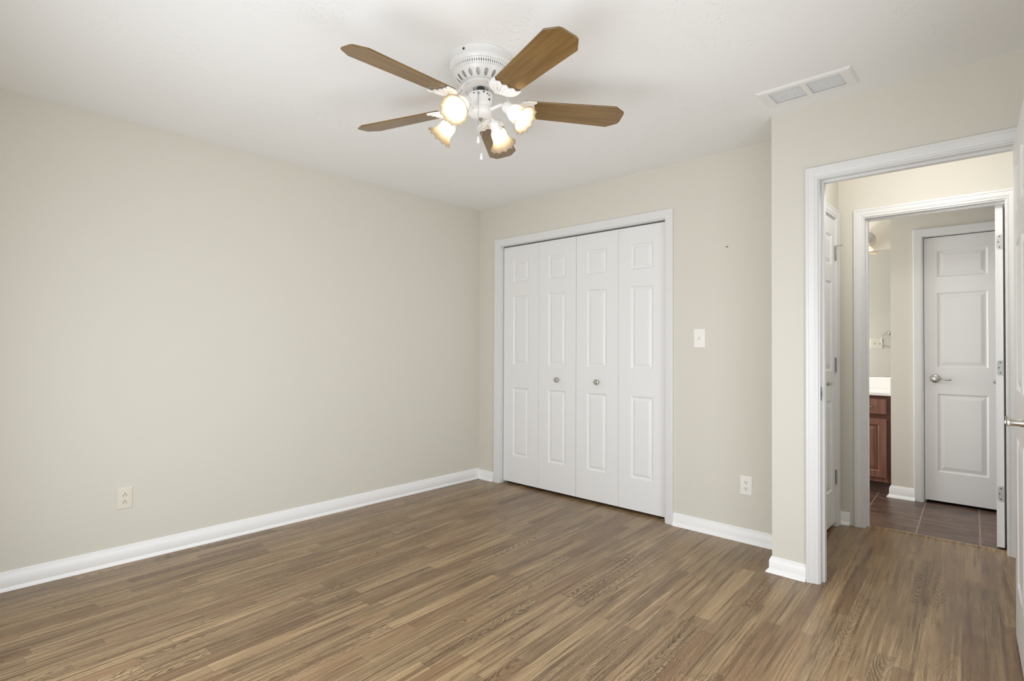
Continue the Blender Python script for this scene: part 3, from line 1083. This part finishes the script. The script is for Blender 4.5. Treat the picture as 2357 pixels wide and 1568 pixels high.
def iron_mb():
    """bracket: arm from the flywheel, then a scalloped shell plate under the blade root"""
    m = MB()
    # scalloped plate in the blade plane (before pitch), lying under the blade
    out = []
    N = 48
    for i in range(N + 1):
        s_ = -1 + 2 * i / N
        out.append((.222 + .0050 * math.cos(s_ * PI * 4.0) + .010 * abs(s_) ** 2, .064 * s_))
    inn = []
    for i in range(1, 20):
        a = PI * i / 20
        inn.append((.216 - .060 * math.sin(a) ** .8, .064 * math.cos(a)))
    poly = out + inn
    Rm = Matrix.Rotation(PIT, 4, 'X')
    m.prism(poly, -.0095, -.0032, lambda a, b, h: Rm @ Vector((a, b, h)))
    # raised ribs fanning over the plate
    for s_ in (-.75, -.40, 0, .40, .75):
        p0 = Vector((.162, .012 * s_, -.0095))
        p1 = Vector((.216, .058 * s_, -.0098))
        m.tube([Rm @ p0, Rm @ ((p0 + p1) / 2 + Vector((0, 0, -.003))), Rm @ p1], [.0042, .0040, .0026], 8)
    # rim bead
    pts = [Rm @ Vector((a, b, -.0085)) for a, b in out[1:-1]]
    m.tube(pts, .0030, 8)
    # arm
    arm = [(.070, 0, .074), (.088, 0, .070), (.108, 0, .052), (.128, 0, .020), (.146, 0, -.004), (.165, 0, -.008)]
    hw = [.016, .016, .0125, .0115, .013, .020]
    vs, fs = [], []
    for (a, b, c), q in zip(arm, hw):
        vs += [(a, -q, c - .004), (a, q, c - .004), (a, q * .7, c + .004), (a, -q * .7, c + .004)]
    for i in range(len(arm) - 1):
        for k in range(4):
            fs.append((4 * i + k, 4 * i + (k + 1) % 4, 4 * i + 4 + (k + 1) % 4, 4 * i + 4 + k))
    fs += [(0, 1, 2, 3), (23, 22, 21, 20)]
    m.add(vs, fs)
    return m


bl0 = blade_mb()
bl0.move(Matrix.Rotation(PIT, 4, 'X'))
bproto = iproto = None
for k, a in enumerate(ANG):
    if bproto is None:
        b_ = bproto = obj('blade', bl0, 'blade_oak', fan)
        i_ = iproto = obj('blade_iron', iron_mb(), 'white_enamel', b_, smooth=40)
        tag(b_, 'oak fan blade with clipped corners')
        tag(i_, 'white scalloped blade bracket')
    else:
        b_ = bproto.copy()
        COL.objects.link(b_)
        b_.parent = fan
        i_ = iproto.copy()
        COL.objects.link(i_)
        i_.parent = b_
    b_.location = (0, 0, BLZ)
    b_.rotation_euler = (0, 0, math.radians(a))

hb = MB().lathe([(.020, -.152), (.050, -.1535), (.0545, -.157), (.0545, -.206), (.0525, -.209), (.0500, -.2095), (.0500, -.214), (.0520, -.2155), (.0530, -.220),
                 (.0530, -.236), (.048, -.244), (.036, -.2515), (.020, -.2545), (0, -.2555)], 56)
hbo = obj('switch_housing', hb, 'white_enamel', fan, smooth=40)
for (dg, zz, rd) in ((-30, -.163, .0035), (-12, -.167, .003), (-2, -.171, .0028), (-2, -.190, .0045), (-75, -.166, .0028)):
    sd = MB().lathe([(0, .0018), (rd, .0014), (rd, -.001)], 10, Matrix.Rotation(math.radians(dg), 4, 'Z') @ Matrix.Translation((.0545, 0, zz)) @ Matrix.Rotation(PI / 2, 4, 'Y'))
    obj('screw', sd, 'dark_slot', hbo)
fin = MB().lathe([(.0, -.2555), (.010, -.2555), (.010, -.260), (.006, -.262), (.006, -.266), (0, -.268)], 20)
tag(obj('finial', fin, 'brushed_nickel', fan, smooth=40), 'small metal finial')


# four lamp arms with ruffled glass shades
def shade_mb():
    """axis +z from neck (z=0) to rim; ruffled and scalloped"""
    prof = [(.0205, 0), (.0215, .004), (.0265, .010), (.0340, .020), (.0385, .032), (.0395, .044), (.0395, .056), (.0415, .068), (.0470, .080), (.0555, .091), (.0640, .0995), (.0675, .1015)]
    N = 144
    vs, fs = [], []
    L = len(prof)
    for side in (0, 1):
        for i in range(L):
            rr_, zz = prof[i]
            g = max(0.0, (i - 5) / (L - 6)) ** 1.3
            for k in range(N):
                a = 2 * PI * k / N
                rp = rr_ * (1 + .022 * g * math.cos(12 * a) + .026 * g ** .7 * math.cos(24 * a)) - side * .0022
                zp = zz + g * (.0030 * math.cos(12 * a) + .0010 * math.cos(24 * a))
                vs.append((rp * math.cos(a), rp * math.sin(a), zp))
        o_ = side * L * N
        for i in range(L - 1):
            for k in range(N):
                k2 = (k + 1) % N
                fs.append((o_ + i * N + k, o_ + i * N + k2, o_ + (i + 1) * N + k2, o_ + (i + 1) * N + k))
    for k in range(N):
        k2 = (k + 1) % N
        fs.append(((L - 1) * N + k, (L - 1) * N + k2, L * N + (L - 1) * N + k2, L * N + (L - 1) * N + k))
    return MB().add(vs, fs)


EL = math.radians(40)
rt = Vector((math.cos(YAW), math.sin(YAW), 0))
fw_ = Vector((-math.sin(YAW), math.cos(YAW), 0))
ss, cc = .445, .895
DIRS = [(-ss, -cc), (-cc, ss), (ss, cc), (cc, -ss)]
base_ang = [math.atan2((rt * a + fw_ * b).y, (rt * a + fw_ * b).x) for a, b in DIRS]
neck = Vector((.142, 0, -.243))
dz = Vector((math.cos(EL), 0, -math.sin(EL)))
rotm = Matrix.Rotation(PI / 2 + EL, 4, 'Y')      # +z -> (cos, 0, -sin)
prot = None
for a in base_ang:
    if prot is None:
        am = MB().tube([(.048, 0, -.226), (.066, 0, -.222), (.086, 0, -.219), (.100, 0, -.216), tuple(neck - dz * .030)], [.0095, .0080, .0075, .0080, .0095], 14)
        arm = obj('lamp_arm', am, 'white_enamel', fan, smooth=40)
        sm_ = MB().lathe([(0, -.036), (.012, -.036), (.0205, -.030), (.0245, -.018), (.0255, -.002), (.0270, .006), (.0270, .012), (.0235, .012), (.0230, 0), (0, -.004)], 32, Matrix.Translation(neck) @ rotm)
        sk_ = obj('lamp_socket', sm_, 'white_enamel', arm, smooth=40)
        sh = obj('lamp_shade', shade_mb().move(Matrix.Translation(neck) @ rotm @ Matrix.Scale(.92, 4)), 'frosted_glass', fan, smooth=60)
        tag(sh, 'lit frosted glass shade with ruffled rim')
        bm_ = MB().lathe([(.010, .0), (.0115, .012), (.016, .026), (.0205, .040), (.0210, .050), (.0175, .062), (.010, .070), (0, .072)], 24, Matrix.Translation(neck) @ rotm)
        bb = obj('bulb', bm_, 'bulb', sh, smooth=60)
        prot = (arm, sk_, sh, bb)
        ar_, sh_ = arm, sh
    else:
        ar_ = prot[0].copy()
        COL.objects.link(ar_)
        ar_.parent = fan
        c_ = prot[1].copy()
        COL.objects.link(c_)
        c_.parent = ar_
        sh_ = prot[2].copy()
        COL.objects.link(sh_)
        sh_.parent = fan
        c_ = prot[3].copy()
        COL.objects.link(c_)
        c_.parent = sh_
    ar_.rotation_euler = sh_.rotation_euler = (0, 0, a)


def chain(x_, y_, z0, z1, parent):
    m = MB()
    zz = z0
    while zz > z1:
        m.lathe([(0, .0014), (.0011, .0008), (.0014, 0), (.0011, -.0008), (0, -.0014)], 6, Matrix.Translation((x_, y_, zz)))
        zz -= .0034
    m.tube([(x_, y_, z0), (x_, y_, z1)], .0005, 5)
    o = obj('pull_chain', m, 'brushed_nickel', parent)
    fb = MB().lathe([(0, 0), (.002, -.001), (.0032, -.006), (.0058, -.018), (.0066, -.024), (.0052, -.030), (0, -.031)], 20, Matrix.Translation((x_, y_, z1)))
    tag(obj('pull_fob', fb, 'white_enamel', o, smooth=40), 'white teardrop pull')
    return o


nv = (rt * -.10 - fw_ * .995).normalized() * .0600
st_ = MB().tube([tuple(nv * .88 + Vector((0, 0, -.170))), tuple(nv * 1.02 + Vector((0, 0, -.171)))], .005, 14)
obj('chain_spout', st_, 'hinge_steel', fan, smooth=40)
chain(nv.x, nv.y, -.172, -.355, fan)
chain(.004, .002, -.266, -.405, fan)

# ------------------------------------------------------------------ hallway lamp over the bathroom door
hl = thing('hall_ceiling_light', 'small round flush light on the hallway ceiling', 'ceiling light', (3.23, -.04, H))
obj('lamp_base', MB().lathe([(.075, 0), (.085, -.004), (.085, -.020), (.070, -.024)], 40), 'brushed_nickel', hl, smooth=40)

bl = thing('added_bathroom_fixture', 'small round fixture added out of view on the bathroom ceiling', 'ceiling light', (1.95, 1.5, H))  # unseen fixture added to go with the bathroom fill light
obj('lamp_base', MB().lathe([(.075, 0), (.085, -.004), (.085, -.020), (.070, -.024)], 40), 'brushed_nickel', bl, smooth=40)
point('bathroom_fill_point', (1.95, 1.5, 2.28), 3, (1.0, 0.97, 0.92), 0.09)  # added fill light for the bathroom walls

# ------------------------------------------------------------------ bathroom vanity
VX0, VF = 1.66, 1.905
van = thing('vanity_cabinet', 'reddish brown wooden bathroom vanity under the white countertop', 'cabinet', (VX0, VF, 0))
wv = VX - VX0 - .001
m = MB().box((0, 0, .098), (wv, .530, .806)).box((0, .065, 0), (.018, .53, .098)).box((wv - .018, .065, 0), (wv, .53, .098))
obj('carcass', m, 'cherry_cabinet', van)
obj('toe_kick', MB().box((.018, .062, 0), (wv - .018, .070, .098)), 'toe_kick_brown', van)


def raised(x0_, x1_, z0_, z1_, parent, name, flat=False):
    w_, h_ = x1_ - x0_, z1_ - z0_
    m = MB()
    if flat:
        m.cbox((x0_, -.020, z0_), (x1_, -.001, z1_), .005)
        return obj(name, m, 'cherry_cabinet', parent)
    panel_face(m, w_, h_, [(.050, w_ - .050, .050, h_ - .050)], -.020, -1, .95)
    m.v = [(a + x0_, b, c + z0_) for a, b, c in m.v]
    a, b = (x0_, -.020, z0_), (x1_, -.001, z1_)
    m.add([(a[0], a[1], a[2]), (b[0], a[1], a[2]), (b[0], b[1], a[2]), (a[0], b[1], a[2]), (a[0], a[1], b[2]), (b[0], a[1], b[2]), (b[0], b[1], b[2]), (a[0], b[1], b[2])],
          [(0, 1, 2, 3), (4, 7, 6, 5), (0, 3, 7, 4), (1, 5, 6, 2), (3, 2, 6, 7)])
    o = obj(name, m, 'cherry_cabinet', parent)
    e = .050
    gm = MB()
    for (p, q) in (((e + .0095, e + .0095), (w_ - e - .0095, e + .0155)), ((e + .0095, h_ - e - .0155), (w_ - e - .0095, h_ - e - .0095)), ((e + .0095, e + .0155), (e + .0155, h_ - e - .0155)), ((w_ - e - .0155, e + .0155), (w_ - e - .0095, h_ - e - .0155))):
        gm.box((x0_ + p[0], -.0122, z0_ + p[1]), (x0_ + q[0], -.0112, z0_ + q[1]))
    tag(obj('groove', gm, 'cherry_groove', o), 'dark groove round the raised panel')  # strips of darker colour laid in the panel groove
    return o


def pull(xc, zc, half, parent):
    m = MB().tube([(xc - half, -.046, zc), (xc + half, -.046, zc)], .0055, 12)
    for s_ in (-1, 1):
        m.tube([(xc + s_ * (half - .014), -.020, zc), (xc + s_ * (half - .014), -.046, zc)], .0042, 10)
    return tag(obj('handle', m, 'brushed_nickel', parent, smooth=40), 'nickel bar pull')


xr = 2.8165 - VX0
for k in range(3):
    x1_ = xr - k * .378
    x0_ = x1_ - .340
    dr = raised(x0_, x1_, .652, .778, van, 'drawer', True)
    pull((x0_ + x1_) / 2 + .012, .712, .062, dr)
    raised(x0_, x1_, .137, .617, van, 'door')
st_ = MB().box((xr + .004, -.0012, .099), (wv, -.0002, .805)).box((0, -.0012, .780), (xr + .004, -.0002, .805)).box((0, -.0012, .619), (xr + .004, -.0002, .650))
tag(obj('face_frame', st_, 'cherry_groove', van), 'darker face frame')

ct = thing('vanity_countertop', 'white bathroom countertop with backsplash on the brown vanity', 'countertop', (VX0, VF, .8065))
m = MB().cbox((-.01, -.028, 0), (VX - VX0 - .0005, VY - VF - .0005, .027), .004)
obj('counter_slab', m, 'cultured_marble', ct)
obj('backsplash', MB().cbox((-.01, VY - VF - .0205, .027), (VX - VX0 - .016, VY - VF - .0005, .128), .003), 'cultured_marble', ct)
obj('side_splash', MB().cbox((VX - VX0 - .016, -.015, .027), (VX - VX0 - .0005, VY - VF - .0005, .128), .003), 'cultured_marble', ct)

mi = MB().cbox((VX0, VY - .007, .937), (VX - .002, VY - .0005, 2.078), .002)
o = tag(obj('wall_mirror', mi, 'mirror', loc=(VX0, VY, .937)), 'frameless mirror above the white countertop', 'mirror')

# vanity light: three bell glasses on a bar, the last one in view
vl_ = thing('vanity_light', 'lit bathroom wall light with white bell glass above the mirror', 'wall light', (2.20, VY, 2.19))
for sx_ in (-1, 0, 1):
    cx_ = sx_ * .392
    bp = MB().lathe([(0, .012), (.045, .012), (.060, .008), (.066, .002), (.066, .0005)], 36, Matrix.Translation((cx_, 0, 0)) @ Matrix.Rotation(PI / 2, 4, 'X'))
    obj('wall_plate', bp, 'brushed_nickel', vl_, smooth=40)
br = MB().tube([(-.42, -.018, .0), (.42, -.018, .0)], .008, 12)
obj('bar', br, 'brushed_nickel', vl_, smooth=40)
for sx_ in (-1, 0, 1):
    cx_ = sx_ * .392 - .012
    am = MB().tube([(cx_, -.02, 0), (cx_, -.07, .012), (cx_, -.105, .004), (cx_, -.110, -.022)], .007, 10)
    obj('lamp_arm', am, 'brushed_nickel', vl_, smooth=40)
    sp = [(.022, -.020), (.026, -.026), (.034, -.040), (.044, -.062), (.054, -.080), (.072, -.095), (.078, -.104), (.076, -.112), (.070, -.114), (.064, -.106), (.040, -.062), (.020, -.028)]
    gm = MB().lathe(sp, 40, Matrix.Translation((cx_, -.110, 0)))
    gm.f = [q for q in gm.f if len(q) == 4]
    sh_ = tag(obj('lamp_shade', gm, 'frosted_glass', vl_, smooth=50), 'white bell glass')
    point('vanity_bulb_light', (2.20 + cx_, VY - .110, 2.19 - .075), 9.0, (1.0, 0.95, 0.87), 0.022)

# towel ring on the near bathroom wall, seen in the mirror
tw = thing('towel_ring', 'nickel towel ring reflected at the edge of the bathroom mirror', 'towel ring', (2.552, .93, 1.372))
m = MB().lathe([(0, .014), (.016, .013), (.024, .006), (.025, .0005)], 28, Matrix.Rotation(-PI / 2, 4, 'X'))
m.tube([(0, .010, 0), (0, .042, 0)], .006, 12)
obj('wall_post', m, 'brushed_nickel', tw, smooth=40)
pts = [(.080 * math.sin(2 * PI * k / 36), .042, -.080 + .080 * math.cos(2 * PI * k / 36)) for k in range(37)]
obj('ring', MB().tube(pts, .0048, 10, cap=False), 'brushed_nickel', tw, smooth=40)
